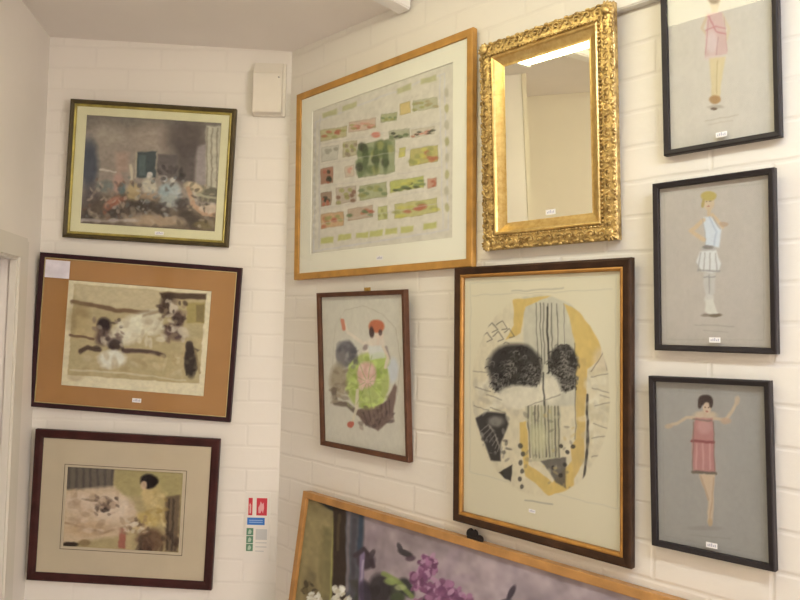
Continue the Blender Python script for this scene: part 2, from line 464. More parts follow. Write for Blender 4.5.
a.dabs(40, (560, 330, 715, 520), [(170, 146, 114), (96, 86, 70), (186, 166, 140), (78, 66, 58)], 6, 15, .5, 7)
a.dabs(30, (100, 440, 690, 520), [(150, 130, 112), (92, 78, 66), (168, 144, 118)], 8, 24, .45, 8)
a.mottle(.07, (30, 60))
a.punch = 1.14; a.fade = .66
a.mesh('print', (pr[0] - .004, pr[1] + .004, pr[2] - .004, pr[3] + .004), .0115, R, M_ART, t)
back(m_in, t); pane(m_in, .0055, t)
sticker(.045, .034, .0055, t, .03, .011)

# ================================================================== 2 sepia lady print in caramel mount
R = WALLREF['sepia']; w, h = .6745, .5169
t = thing('framed_print', 'sepia print of reclining ladies in wide caramel brown mount and dark frame', 'picture',
          hang('A', -.5034, -.3007, 3.08, -3.16), 'framed prints on the far wall')
full = (-w / 2, w / 2, 0, h); fw = .0155
ring_obj('frame', full, flatprof(fw), mat('dark_maroon_wood', alb((44, 20, 22), R), .5, noise=.25, nscale=30, spec=.25), t)
m_in = (-w / 2 + fw, w / 2 - fw, fw, h - fw)
ring_obj('gilt_edge', m_in, [(0, .012), (0, .005), (.0025, .0045), (.0025, .012)], mat('thin_gilt', alb((190, 165, 110), R), .3, metal=.4), t)
pa = (-.2385, .2400, .079, .431)
window_mat_board('mount', m_in, pa, .008, .0105, mat('caramel_card', alb((158, 108, 58), R), .75, noise=.05, nscale=10), t)
a = Art(200, 150, (208, 190, 154), [(151, 122.5), (609, 159.5), (583, 497), (126, 461)], wob=4, seed=21)
P4 = [(170, 138), (588, 172), (566, 455), (150, 426)]
a.poly(P4, (176, 154, 112), 1)
a.poly([(170, 138), (450, 160), (440, 230), (300, 225), (175, 195)], (190, 170, 132), .8, soft=14)
a.line([(165, 195), (230, 205), (300, 222), (420, 230)], 13, (116, 86, 62), .85, soft=6)
a.ell(185, 250, 34, 50, (150, 124, 84), .7, soft=.8)
a.poly([(180, 240), (250, 260), (250, 320), (170, 310)], (184, 158, 112), .7, soft=12)
a.line([(158, 300), (230, 312)], 8, (110, 80, 60), .8)
a.ell(375, 268, 72, 36, (208, 196, 166), .95, rot=-18, soft=.5)
a.ell(330, 300, 46, 30, (204, 190, 160), .9, soft=.5)
a.ell(425, 262, 24, 40, (196, 182, 152), .9, soft=.5)
a.line([(390, 240), (440, 225)], 10, (150, 126, 98), .7, soft=6)
a.ell(266, 270, 21, 24, (56, 40, 40), .95, soft=.5)
a.ell(262, 306, 26, 26, (96, 74, 66), .85, soft=.6)
a.ell(280, 316, 20, 18, (188, 168, 140), .9, soft=.5)
a.ell(300, 330, 22, 20, (60, 44, 44), .8, soft=.6)
a.line([(190, 352), (215, 340), (250, 345)], 14, (80, 60, 52), .85, soft=6)
a.line([(325, 348), (400, 352), (455, 366)], 13, (88, 66, 60), .9, soft=6)
a.ell(290, 375, 44, 28, (210, 200, 178), .95, soft=.4)
a.ell(280, 400, 26, 10, (206, 194, 170), .8, soft=.6)
a.poly([(440, 165), (588, 172), (586, 190), (450, 185)], (84, 64, 52), .9, soft=6)
a.ell(468, 205, 26, 34, (78, 60, 54), .85, soft=.6)
a.ell(484, 218, 15, 17, (196, 176, 148), .95, soft=.4)
a.ell(500, 250, 18, 26, (82, 60, 58), .85, soft=.6)
a.ell(486, 292, 36, 24, (90, 66, 66), .85, rot=20, soft=.6)
a.ell(478, 286, 14, 9, (180, 160, 138), .8, soft=.5)
a.ell(515, 290, 24, 14, (196, 180, 150), .8, rot=30, soft=.5)
a.poly([(525, 200), (585, 200), (582, 265), (528, 262)], (160, 140, 84), .9, soft=5)
a.poly([(556, 205), (583, 205), (580, 262), (556, 260)], (132, 112, 74), .9, soft=5)
a.ell(555, 290, 26, 20, (170, 150, 110), .8, soft=.5)
a.dabs(34, (440, 185, 525, 315), [(70, 52, 48), (196, 178, 150), (110, 86, 76), (150, 126, 100)], 6, 14, .6, 11)
a.dabs(26, (235, 250, 325, 345), [(70, 54, 50), (190, 170, 142), (120, 96, 84)], 6, 12, .55, 12)
a.dabs(26, (300, 240, 450, 330), [(212, 200, 172), (190, 172, 140), (170, 150, 118)], 8, 20, .5, 13)
a.dabs(26, (170, 360, 520, 440), [(186, 164, 120), (164, 138, 98), (196, 178, 138)], 8, 24, .4, 14)
a.ell(540, 385, 20, 50, (58, 46, 44), .95, soft=.4)
a.dabs(14, (525, 345, 560, 430), [(104, 88, 72), (50, 40, 38)], 5, 10, .6, 15)
a.ell(536, 336, 13, 18, (66, 52, 50), .9, soft=.4)
a.line([(555, 350), (568, 420)], 8, (150, 128, 90), .7)
a.line([(160, 410), (330, 420), (520, 445)], 6, (196, 178, 140), .7)
a.mottle(.05, (30, 60))
a.punch = 1.14
a.mesh('print', (pa[0] - .004, pa[1] + .004, pa[2] - .004, pa[3] + .004), .0115, R, M_ART, t)
back(m_in, t); pane(m_in, .0055, t)
sticker(.02, .048, .0055, t, .030, .014)
box_obj('glare_patch', (-.318, -.236, .0049, .0055, .435, .494), mat('pale_lilac_glare', (.72, .70, .80), .6, noise=.1, nscale=30), t)  # glare on the glass, built as a flat pale lilac patch

# ================================================================== 3 bedside print
R = WALLREF['bed']; w, h = .6123, .4988
t = thing('framed_print', 'bedside print with buff mount in wide mahogany frame, lowest on far wall', 'picture',
          hang('A', -.5161, -.8619, 1.96, -1.85), 'framed prints on the far wall')
full = (-w / 2, w / 2, 0, h); fw = .0275
ring_obj('frame', full, [(0, .018), (0, .003), (.0015, .0005), (.006, -.001), (.018, .0005), (.024, .003), (.0275, .005), (.0275, .018)],
         mat('mahogany', alb((54, 22, 18), R), .5, noise=.35, nscale=18, spec=.25), t)
m_in = (-w / 2 + fw, w / 2 - fw, fw, h - fw)
im = (-.195, .188, .116, .378)
window_mat_board('mount', m_in, im, .008, .0105, mat('buff_card', alb((186, 161, 127), R), .8, noise=.04, nscale=10), t)
for e, ww, nm in ((.010, .0022, 'ruled_border'),):
    bm = bmesh.new()
    ring(bm, im[0] - e, im[1] + e + .004, im[2] - e, im[3] + e, [(0, .0078), (0, .008), (ww, .008), (ww, .0078)])
    link_mesh(nm, bm, mat('ruled_ink', alb((92, 74, 60), R), .7), t)
a = Art(170, 125, (172, 148, 104), [(154, 139), (512, 158), (498, 404), (139, 383)], wob=4, seed=31)
a.poly([(300, 140), (515, 140), (515, 230), (300, 230)], (166, 146, 96), .9, soft=14)
a.poly([(150, 140), (298, 142), (290, 216), (150, 212)], (112, 98, 84), .95, soft=8)
for x in range(160, 300, 22): a.line([(x, 145), (x, 212)], 8, (84, 74, 68), .6, soft=6)
a.poly([(140, 215), (300, 200), (380, 290), (340, 345), (140, 375)], (196, 166, 132), .95, soft=12)
a.ell(190, 250, 44, 30, (200, 172, 144), .9, soft=.6)
a.ell(290, 265, 62, 40, (206, 180, 152), .9, soft=.6)
a.ell(272, 250, 22, 17, (88, 68, 60), .9, rot=25, soft=.5)
a.ell(262, 240, 10, 9, (196, 166, 138), .9, soft=.4); a.ell(292, 258, 14, 10, (180, 148, 120), .9, soft=.4)
a.ell(272, 272, 12, 8, (62, 50, 46), .9, soft=.5)
a.line([(200, 240), (246, 244)], 6, (120, 96, 76), .6)
a.ell(220, 330, 70, 22, (186, 150, 112), .8, soft=.7)
a.line([(150, 310), (260, 340), (330, 325)], 6, (140, 108, 80), .6, soft=5)
a.ell(165, 375, 24, 8, (50, 38, 34), .9, soft=.5)
a.ell(206, 370, 20, 10, (140, 112, 76), .8, soft=.5)
a.poly([(312, 330), (334, 328), (332, 388), (310, 388)], (164, 92, 76), .85, soft=6)
a.line([(345, 310), (375, 300), (378, 340)], 6, (110, 84, 64), .7, soft=4)
a.ell(360, 315, 14, 10, (206, 186, 160), .8, soft=.5)
a.ell(425, 258, 34, 60, (184, 156, 104), .95, rot=-8, soft=.4)
a.ell(400, 225, 18, 30, (196, 166, 112), .9, soft=.5)
a.ell(400, 300, 34, 18, (188, 156, 92), .9, rot=25, soft=.5)
a.ell(385, 325, 26, 10, (196, 164, 118), .9, soft=.5)
a.ell(404, 186, 27, 22, (44, 34, 36), .97, soft=.35)
a.ell(388, 198, 10, 13, (196, 160, 126), .9, soft=.5)
a.poly([(452, 232), (500, 225), (492, 400), (455, 395)], (110, 88, 68), .9, soft=8)
for x in (464, 480): a.line([(x, 240), (x - 4, 390)], 6, (70, 56, 48), .7, soft=4)
a.ell(410, 365, 42, 38, (118, 88, 66), .95, soft=.5)
a.ell(395, 380, 20, 26, (96, 70, 56), .8, soft=.6)
a.line([(345, 345), (340, 400)], 20, (186, 158, 112), .7, soft=6)
a.dabs(46, (160, 215, 360, 340), [(206, 182, 156), (180, 148, 116), (196, 164, 132), (160, 128, 98)], 8, 20, .45, 21)
a.dabs(22, (240, 230, 310, 290), [(90, 72, 62), (186, 154, 126), (120, 96, 80)], 5, 10, .55, 22)
a.dabs(30, (390, 215, 455, 320), [(196, 168, 112), (170, 138, 80), (206, 180, 126)], 6, 14, .5, 23)
a.dabs(26, (330, 290, 400, 350), [(150, 118, 88), (206, 186, 156), (100, 78, 62)], 5, 11, .5, 24)
a.dabs(26, (370, 335, 500, 400), [(86, 66, 54), (130, 102, 76), (70, 52, 46)], 6, 16, .5, 25)
a.mottle(.05, (30, 60))
a.punch = 1.14
a.mesh('print', (im[0] - .004, im[1] + .004, im[2] - .004, im[3] + .004), .0115, R, M_ART, t)
back(m_in, t); pane(m_in, .0055, t)

# ================================================================== 4 sheet of vignettes (large oak frame)
R = WALLREF['map']; w, h = .7531, .6196
t = thing('framed_print', 'large sheet of small coloured vignettes in light oak frame', 'picture',
          hang('B', .4506, .1624, .59, .67))
full = (-w / 2, w / 2, 0, h); fw = .021
ring_obj('frame', full, flatprof(fw, drop=.003), mat('golden_oak', alb((166, 115, 46), R), .4, noise=.2, nscale=22, stretch=(1, 1, 1)), t)
m_in = (-w / 2 + fw, w / 2 - fw, fw, h - fw)
im = (-.298, .302, .082, .548)
window_mat_board('mount', m_in, im, .008, .0105, mat('ivory_card', alb((226, 211, 180), R), .8, noise=.02, nscale=8), t)
a = Art(230, 190, (203, 190, 168), [(40, 128.5), (488, -28), (485, 533), (33.5, 584.6)], wob=4, seed=41)
gr = (196, 186, 176)
a.line([(50, 165), (455, 10), (468, 505), (42, 572), (50, 165)], 4, gr, .9)
a.line([(62, 150), (60, 560)], 5, (188, 178, 168), .6); a.line([(440, 20), (450, 500)], 4, gr, .8)
for k in range(14):
    y = 190 + k * 26; a.ell(46, y, 5, 8, (190, 178, 160), .9, soft=.5)
for k in range(8):
    y = 70 + k * 52; a.ell(463, y, 7, 15, (176, 166, 120) if k % 2 else (184, 172, 146), .9, soft=.5)
def vig(x0, y0, x1, y1, base, spots, sk=-.16):
    f = lambda x, y: (x, y + sk * (x - x0))
    a.poly([f(x0, y0), f(x1, y0), f(x1, y1), f(x0, y1)], base, .85, soft=4)
    r = random.Random(int(x0 * 7 + y0))
    for c in spots:
        for _ in range(5):
            px, py = f(r.uniform(x0 + 3, x1 - 3), r.uniform(y0 + 8, y1 - 3))
            a.ell(px, py, (x1 - x0) * .09 + 2, (y1 - y0) * .13, c, .75, soft=.6)
    a.line([f(x0, y0), f(x1, y0), f(x1, y1), f(x0, y1), f(x0, y0)], 1.6, tuple(int(q * .8) for q in base), .6)
GR, OL, RD, YL, DK, PK = (124, 134, 94), (160, 154, 96), (186, 112, 88), (196, 184, 96), (84, 84, 70), (206, 150, 128)
for v in ((66, 190, 148, 224, (182, 168, 120), (OL, RD)), (155, 165, 240, 196, (198, 166, 140), (RD, OL, PK)),
          (256, 142, 306, 166, (168, 164, 118), (GR, OL)), (316, 106, 348, 142, (204, 174, 108), ()), (358, 98, 434, 132, (178, 170, 134), (OL, (170, 150, 110))),
          (70, 246, 120, 290, (190, 180, 160), ((160, 150, 130),)), (136, 230, 180, 276, (182, 168, 130), (OL, (150, 130, 110))),
          (184, 236, 300, 340, (150, 152, 112), (GR, (112, 122, 84), OL, DK)), (282, 195, 344, 222, (168, 162, 128), (DK, GR)),
          (352, 190, 424, 214, (192, 176, 150), (RD, PK, DK)), (348, 252, 434, 302, (180, 166, 96), (RD, YL, OL)), (314, 246, 332, 276, YL, ()),
          (66, 312, 104, 362, (170, 120, 96), (RD, DK)), (142, 306, 170, 340, (200, 176, 150), (PK,)), (286, 352, 390, 386, (178, 176, 92), (DK, YL, GR)),
          (404, 345, 430, 372, (196, 140, 112), (RD,)), (66, 390, 98, 432, (158, 128, 104), (DK, RD)), (114, 374, 178, 424, (180, 160, 138), ((140, 100, 80), OL)),
          (190, 366, 274, 412, (164, 162, 118), (GR, OL)), (66, 458, 138, 502, (196, 154, 110), (RD, OL)), (152, 440, 228, 476, (184, 156, 128), (RD, GR)),
          (246, 432, 276, 474, (182, 178, 112), (OL,)), (300, 424, 432, 470, (184, 174, 108), (OL, YL, RD))):
    vig(*v)
for x, y in ((240, 205),): a.ell(x, y, 14, 9, (216, 130, 108), .9, soft=.5)
for k, x in enumerate((206, 240, 270)): a.ell(x, 280 - k * 2, 9, 44, (98, 108, 76), .75, soft=.6)
for k, (x, y) in enumerate(((85, 540), (140, 530), (196, 524), (240, 518), (288, 512), (338, 505), (410, 494))): a.poly([(x - 20, y - 9), (x + 20, y - 14), (x + 20, y + 4), (x - 20, y + 9)], (186, 180, 104), .85, soft=5)
for x, y in ((92, 142), (155, 120), (328, 62), (405, 34)): a.poly([(x - 22, y - 4), (x + 24, y - 20), (x + 24, y - 2), (x - 22, y + 12)], (182, 174, 124), .85, soft=5)
for yy in (236, 300, 372, 440, 486): a.line([(60, yy), (440, yy - 66)], 2.5, (186, 174, 162), .5)
a.fade = .80; a.punch = 1.2
a.mottle(.04, (30, 70))
a.mesh('print', (im[0] - .004, im[1] + .004, im[2] - .004, im[3] + .004), .0115, R, M_ART, t)
back(m_in, t); pane(m_in, .0055, t)
sticker(.03, .046, .0055, t, .028, .012)

# ================================================================== 5 gilt mirror
R = WALLREF['mirror']; w, h = .3608, .5124
t = thing('gilt_mirror', 'rectangular wall mirror in ornate carved gold frame', 'mirror', hang('B', 1.045, .205, 3.08, .26))
def gold(name, c, rough, patina, bump):
    m, nt, b = new_mat(name); L = nt.links
    b.inputs['Metallic'].default_value = .75; b.inputs['Roughness'].default_value = rough
    tc = N(nt, 'ShaderNodeTexCoord'); nz = N(nt, 'ShaderNodeTexNoise', Scale=70., Detail=5., Roughness=.65)
    L.new(tc.outputs['Object'], nz.inputs['Vector'])
    rp = N(nt, 'ShaderNodeValToRGB'); e = rp.color_ramp.elements
    e[0].position = .33; e[1].position = .62
    e[0].color = (c[0] * patina, c[1] * patina * .85, c[2] * patina * .7, 1); e[1].color = (*c, 1)
    L.new(nz.outputs['Fac'], rp.inputs[0]); L.new(rp.outputs[0], b.inputs['Base Color'])
    n2 = N(nt, 'ShaderNodeTexNoise', Scale=160., Detail=3.); L.new(tc.outputs['Object'], n2.inputs['Vector'])
    bp = N(nt, 'ShaderNodeBump', Strength=bump, Distance=.003)
    L.new(n2.outputs['Fac'], bp.inputs['Height']); L.new(bp.outputs[0], b.inputs['Normal'])
    return m
G_ORN = gold('carved_gold_leaf', (.72, .53, .22), .36, .34, .5)
G_BAND = gold('burnished_gold_leaf', (.70, .53, .22), .30, .8, .1)
full = (-w / 2, w / 2, 0, h)
ring_obj('frame', full, [(0, .018), (0, .004), (.004, -.001), (.016, -.004), (.030, -.003), (.036, .001), (.036, .018)], G_ORN, t)
ring_obj('burnished_band', (-w / 2 + .036, w / 2 - .036, .036, h - .036),
         [(0, .016), (0, -.004), (.003, -.0065), (.006, -.005), (.009, .000), (.018, .007), (.024, .0105), (.0285, .011), (.0285, .016)], G_BAND, t)
bm = bmesh.new()
def blob(x, y, z, rx, ry, rz, rot=0):
    M = Matrix.Translation((x, y, z)) @ Matrix.Rotation(rot, 4, 'Y') @ Matrix.Diagonal((rx, ry, rz, 1))
    NU, NV = 10, 7
    rows = [[bm.verts.new(M @ Vector((math.sin(math.pi * j / NV) * math.cos(2 * math.pi * i / NU), math.cos(math.pi * j / NV), math.sin(math.pi * j / NV) * math.sin(2 * math.pi * i / NU)))) for i in range(NU)] for j in range(1, NV)]
    p0_, p1_ = bm.verts.new(M @ Vector((0, 1, 0))), bm.verts.new(M @ Vector((0, -1, 0)))
    for i in range(NU):
        k_ = (i + 1) % NU
        bm.faces.new((p0_, rows[0][i], rows[0][k_])); bm.faces.new((p1_, rows[-1][k_], rows[-1][i]))
        for j in range(NV - 2): bm.faces.new((rows[j][i], rows[j + 1][i], rows[j + 1][k_], rows[j][k_]))
def scroll(x, y, z, r0, a0, turn, tube=.0022):
    pts = []
    for k in range(15):
        q = k / 14; rr = r0 * (1 - .75 * q); an = a0 + turn * q * 4.6
        pts.append((x + rr * math.cos(an), y - .002 * q, z + rr * math.sin(an)))
    prev = None
    for k, p in enumerate(pts):
        dx = Vector(pts[min(k + 1, 14)]) - Vector(pts[max(k - 1, 0)]); dx.normalize()
        sd = dx.cross(Vector((0, 1, 0))).normalized(); up = Vector((0, -1, 0))
        ringv = [bm.verts.new(Vector(p) + sd * tube * math.cos(b_) + up * tube * math.sin(b_)) for b_ in (0, 1.05, 2.1, 3.14, 4.19, 5.24)]
        if prev:
            for i in range(6): bm.faces.new((prev[i], prev[(i + 1) % 6], ringv[(i + 1) % 6], ringv[i]))
        prev = ringv
def side(p0, p1, inward):
    L_ = math.hypot(p1[0] - p0[0], p1[1] - p0[1]); n = max(4, round(L_ / .027)); ang = math.atan2(p1[1] - p0[1], p1[0] - p0[0])
    ux, uz = (p1[0] - p0[0]) / L_, (p1[1] - p0[1]) / L_; ix, iz = inward
    for k in range(n):
        s_ = (k + .5) / n * L_; sg = 1 if k % 2 else -1
        cx, cz = p0[0] + ux * s_, p0[1] + uz * s_
        px, pz = cx + ix * .016, cz + iz * .016
        scroll(px, -.005, pz, .0105, ang + (0 if sg > 0 else math.pi), sg)
        blob(px, -.005, pz, .0035, .004, .0035)
        for dd, off, rr in ((-.0105, .005, .5), (.0105, .005, -.5), (0, .002, 0)):      # leaves along the outer rim
            blob(cx + ux * dd + ix * off, -.001, cz + uz * dd + iz * off, .0062, .0045, .0038, -(ang + rr * sg))
        for dd in (-.009, 0., .009):                                                    # beads next to the band
            blob(cx + ux * dd + ix * .0315, -.004, cz + uz * dd + iz * .0315, .0036, .0036, .0030, -ang)
        blob(cx + ux * .013 + ix * .018, -.0045, cz + uz * .013 + iz * .018, .007, .004, .003, -(ang + 1.0 * sg))
side((-w / 2 + .02, 0), (w / 2 - .02, 0), (0, 1)); side((-w / 2 + .02, h), (w / 2 - .02, h), (0, -1))
side((-w / 2, .02), (-w / 2, h - .02), (1, 0)); side((w / 2, .02), (w / 2, h - .02), (-1, 0))
for sx in (-1, 1):
    for sz in (0, 1):
        cx = sx * (w / 2 - .016); cz = .016 + sz * (h - .032); dz = 1 if sz else -1
        blob(cx, -.006, cz, .012, .006, .009, 0.8 * sx * dz)
        for q in (-.9, -.45, 0, .45, .9):
            an = math.atan2(dz, sx) + q
            blob(cx + .012 * math.cos(an), -.004, cz + .012 * math.sin(an), .008, .004, .0035, -an)
link_mesh('carved_ornament', bm, G_ORN, t, True)
g_in = (-w / 2 + .062, w / 2 - .062, .062, h - .062)
m, nt, b = new_mat('silvered_glass'); b.inputs['Metallic'].default_value = 1.; b.inputs['Roughness'].default_value = .015; b.inputs['Base Color'].default_value = (.88, .87, .76, 1)
box_obj('mirror_glass', (g_in[0], g_in[1], .012, .0155, g_in[2], g_in[3]), m, t)
sticker(.008, .078, .012, t, .026, .012)

# ================================================================== 6 oval collage print
R = WALLREF['big']; w, h = .4824, .644
t = thing('framed_print', 'tall print of oval black and ochre design, dark brown frame, below gold mirror', 'picture',
          hang('B', 1.0207, -.4793, 1.3, -.06))
full = (-w / 2, w / 2, 0, h)
ring_obj('frame', full, [(0, .018), (0, .003), (.0015, .0005), (.005, -.001), (.015, .001), (.019, .003), (.019, .018)],
         mat('dark_walnut', alb((54, 32, 16), R), .5, noise=.4, nscale=26, spec=.25), t)
inn = (-w / 2 + .019, w / 2 - .019, .019, h - .019)
ring_obj('gilt_slip', inn, [(0, .014), (0, .002), (.003, .001), (.006, .003), (.008, .006), (.008, .014)], mat('warm_gilt', alb((160, 108, 44), R), .4, metal=.25, noise=.2, nscale=30), t)
m_in = (-w / 2 + .027, w / 2 - .027, .027, h - .027)
a = Art(220, 290, (210, 193, 157), [(0, -18.6), (425.7, -38), (425.7, 728), (-3.8, 616.7)], wob=4, seed=61)
a.line([(15, -5), (412, -26), (415, 612), (14, 510), (15, -5)], 2.4, (190, 178, 150), .8)
a.line([(20, 28), (400, 12)], 2.2, (176, 164, 140), .6)
a.line([(130, 17), (270, 8)], 4, (170, 158, 134), .7)
oval = a.img.copy()
a.img[:] = (205, 194, 168)
bk, gy, oc, wt = (48, 44, 44), (150, 146, 136), (205, 172, 92), (216, 210, 192)
a.poly([(160, 30), (300, 30), (310, 330), (155, 330)], (186, 182, 166), .9, soft=8)
for k, x in enumerate((195, 206, 214, 226, 236, 252, 270)): a.line([(x, 50), (x + 3, 215)], (3, 2.2, 4, 2.5, 4, 2.2, 2)[k], (84, 80, 76) if k % 2 else (120, 116, 108), .9)
a.line([(225, 60), (228, 240)], 5, (50, 46, 44), .8)
a.poly([(130, 40), (235, 28), (200, 45), (165, 60), (152, 130), (110, 150), (132, 110)], oc, .95, soft=4)
a.poly([(270, 50), (330, 80), (372, 140), (370, 200), (335, 230), (330, 300), (302, 300), (300, 150), (285, 90)], oc, .95, soft=4)
a.poly([(302, 200), (332, 200), (325, 480), (290, 540), (290, 440), (304, 420)], (198, 166, 96), .95, soft=4)
a.line([(334, 300), (334, 440), (322, 540)], 7, bk, .85); a.line([(300, 160), (302, 420)], 2.5, (90, 86, 78), .7)
for x, y in ((75, 115), (100, 110), (60, 140), (90, 140), (120, 130)): a.line([(x - 14, y), (x, y - 12), (x + 14, y + 8), (x, y + 14)], 3, (96, 90, 82), .7)
def hair(cx, cy, rx, ry, seed):
    a.ell(cx, cy, rx, ry, bk, .96, soft=.22)
    r = random.Random(seed)
    for _ in range(80):
        an = r.uniform(0, 6.28); q = r.uniform(.1, 1.05); x = cx + rx * q * math.cos(an); y = cy + ry * q * math.sin(an); s_ = r.uniform(5, 11)
        a.line([(x - s_, y), (x - s_ * .3, y - s_ * .6), (x + s_ * .6, y - s_ * .2), (x + s_ * .5, y + s_ * .6)], 2.4, r.choice([(136, 130, 124), (98, 94, 90), (24, 22, 24)]), .75)
a.dabs(50, (20, 240, 160, 350), [(222, 216, 200), (180, 172, 156), (160, 152, 138)], 8, 22, .35, 41)
a.dabs(40, (320, 220, 420, 520), [(222, 216, 198), (176, 168, 150), (190, 176, 140)], 8, 20, .35, 42)
hair(135, 222, 74, 62, 1); hair(102, 268, 28, 28, 3); hair(180, 250, 28, 30, 4); hair(268, 212, 40, 48, 2); hair(278, 262, 26, 30, 5)
a.ell(150, 305, 62, 32, (210, 202, 184), .95, soft=.3)
a.ell(232, 285, 30, 36, (212, 204, 186), .95, soft=.4)
a.line([(214, 240), (216, 330)], 5, (60, 56, 54), .8); a.line([(170, 330), (260, 300)], 3, (130, 124, 112), .7)
a.poly([(165, 330), (258, 330), (258, 480), (180, 480)], (178, 172, 144), .95, soft=6)
for k, x in enumerate(range(172, 262, 9)): a.line([(x, 330), (x + 3, 470)], (4, 2.5, 3)[k % 3], ((96, 92, 84), (140, 140, 112), (66, 62, 60))[k % 3], .75)
a.ell(200, 420, 24, 40, (190, 188, 150), .7, soft=.6)
a.poly([(150, 375), (168, 370), (172, 490), (240, 540), (290, 480), (300, 560), (230, 575), (165, 520), (148, 430)], oc, .95, soft=4)
a.poly([(205, 480), (275, 470), (275, 555), (250, 540)], (84, 78, 76), .85, soft=5)
for x, y in ((262, 440), (280, 455), (296, 440), (240, 500), (262, 520), (272, 490)): a.ell(x, y, 6, 6, bk, .8, soft=.5)
a.poly([(28, 362), (60, 345), (112, 350), (118, 380), (100, 430), (98, 480), (70, 478), (48, 420)], bk, .93, soft=6)
for k in range(9): a.line([(42 + k * 8, 400 + k * 9), (62 + k * 6, 380 + k * 9), (80 + k * 3, 400 + k * 9)], 2.5, (150, 144, 136), .7)
a.ell(84, 372, 22, 14, (150, 146, 138), .7, soft=.7)
a.poly([(92, 510), (128, 490), (124, 535), (105, 525)], bk, .9, soft=4)
for k in range(6): a.ell(150 + (k % 2) * 6, 440 + k * 22, 6, 7, (70, 66, 62), .8, soft=.5)
for x, y in ((30, 280), (60, 300), (25, 330), (70, 335)): a.line([(x, y), (x + 40, y + 12)], 3, (110, 104, 94), .6)
a.line([(0, 235), (70, 240)], 3, (120, 112, 100), .6)
for k, (x, y) in enumerate(((345, 250), (350, 280), (355, 330), (350, 380), (345, 420), (370, 300), (345, 470))): a.line([(x, y), (x + 45, y + (14 if k % 2 else -10))], 3, (128, 120, 106), .7)
a.ell(372, 200, 22, 30, (196, 180, 158), .6, soft=.7); a.line([(345, 235), (380, 180), (386, 230)], 3, (120, 108, 96), .7)
a.dabs(40, (160, 340, 300, 560), [(120, 114, 104), (200, 192, 160), (96, 90, 84), (190, 164, 100)], 4, 10, .4, 43)
a.dabs(30, (40, 350, 120, 480), [(110, 106, 100), (60, 56, 54), (160, 154, 146)], 4, 9, .5, 44)
a.mottle(.05, (30, 70))
a.img = a.img * (1, .965, .90)
dx = (a.X - 207) / 190; dy = (a.Y - 300 - (a.X - 207) * .05) / 279
r_ = np.sqrt(dx ** 2 + dy ** 2); msk = np.clip((1 - r_) / .02, 0, 1)[..., None]
a.img = oval * (1 - msk) + a.img * msk
a.line([(165, 588), (240, 598)], 4, (150, 142, 124), .7)
a.mesh('print', (m_in[0] + .0005, m_in[1] - .0005, m_in[2] + .0005, m_in[3] - .0005), .0115, R, M_ART, t)
back(m_in, t); pane(m_in, .0055, t)
sticker(-.004, .070, .0055, t, .018, .008)

# ================================================================== 7 lady in green
R = WALLREF['lady']; w, h = .3832, .4715
t = thing('framed_print', 'thin brown framed print of a red-haired lady in a green dress', 'picture', hang('B', .4281, -.3591, 3.71, .32))
full = (-w / 2, w / 2, 0, h); fw = .0135
ring_obj('frame', full, flatprof(fw), mat('mid_brown_wood', alb((80, 48, 30), R), .5, noise=.25, nscale=24, spec=.25), t)
m_in = (-w / 2 + fw, w / 2 - fw, fw, h - fw)
a = Art(150, 175, (192, 178, 156), [(7, 9.6), (333, -2), (350, 646), (22, 582)], wob=4, seed=71)
a.line([(100, 60), (170, 42), (250, 75), (300, 130), (322, 260), (310, 400)], 2.5, (168, 152, 130), .8)
a.line([(100, 60), (60, 130), (48, 300)], 2.5, (172, 158, 136), .6)
a.ell(105, 235, 40, 52, (98, 90, 92), .95, soft=.3); a.ell(85, 255, 20, 40, (128, 118, 110), .7, soft=.6)
a.ell(75, 340, 36, 62, (156, 134, 104), .9, soft=.5)
a.line([(55, 380), (60, 430), (110, 440), (150, 470), (230, 520)], 20, (104, 84, 68), .9, soft=8)
a.poly([(145, 460), (260, 430), (300, 355), (308, 370), (292, 490), (232, 545), (170, 510)], (112, 84, 72), .95, soft=8)
for k in range(7): a.line([(175 + k * 17, 470 - k * 8), (190 + k * 15, 515 - k * 6)], 5, (78, 58, 54), .7, soft=4)
a.ell(292, 300, 22, 50, (184, 180, 176), .9, soft=.5)
a.ell(215, 215, 42, 42, (208, 190, 168), .95, soft=.4)
a.ell(228, 190, 30, 28, (204, 182, 160), .9, soft=.4)
a.line([(215, 190), (170, 195), (140, 170), (112, 150), (95, 110)], 13, (206, 186, 162), .95, soft=5)
a.line([(95, 135), (90, 100)], 14, (196, 108, 78), .9, soft=5)
a.ell(182, 210, 9, 13, (120, 96, 92), .7, rot=30, soft=.7); a.line([(262, 210), (275, 250)], 14, (140, 120, 110), .8, soft=6)
a.ell(190, 345, 88, 112, (164, 170, 88), .97, soft=.12)
a.ell(235, 262, 40, 34, (164, 178, 84), .95, soft=.3)
r = random.Random(5)
for _ in range(40):
    an = r.uniform(0, 6.28); q = r.uniform(.45, .98)
    a.ell(190 + 84 * q * math.cos(an), 345 + 105 * q * math.sin(an), 13, 10, r.choice([(190, 198, 104), (140, 156, 60), (178, 188, 88)]), .6, rot=r.uniform(0, 180), soft=.6)
a.dabs(34, (110, 250, 270, 450), [(150, 158, 84), (182, 190, 116), (128, 140, 66)], 6, 16, .35, 31)
a.dabs(20, (70, 190, 145, 290), [(80, 74, 78), (124, 116, 114), (150, 140, 130)], 8, 18, .5, 32)
a.dabs(26, (45, 300, 110, 430), [(150, 128, 100), (118, 96, 76), (170, 150, 122)], 8, 18, .5, 33)
a.dabs(34, (160, 440, 300, 530), [(96, 72, 62), (130, 102, 86), (72, 54, 50)], 6, 16, .5, 34)
a.ell(186, 318, 38, 52, (202, 152, 134), .95, soft=.3)
for x, y in ((165, 290), (200, 300), (180, 340), (205, 345), (165, 365)): a.ell(x, y, 12, 16, (214, 174, 156), .7, soft=.6)
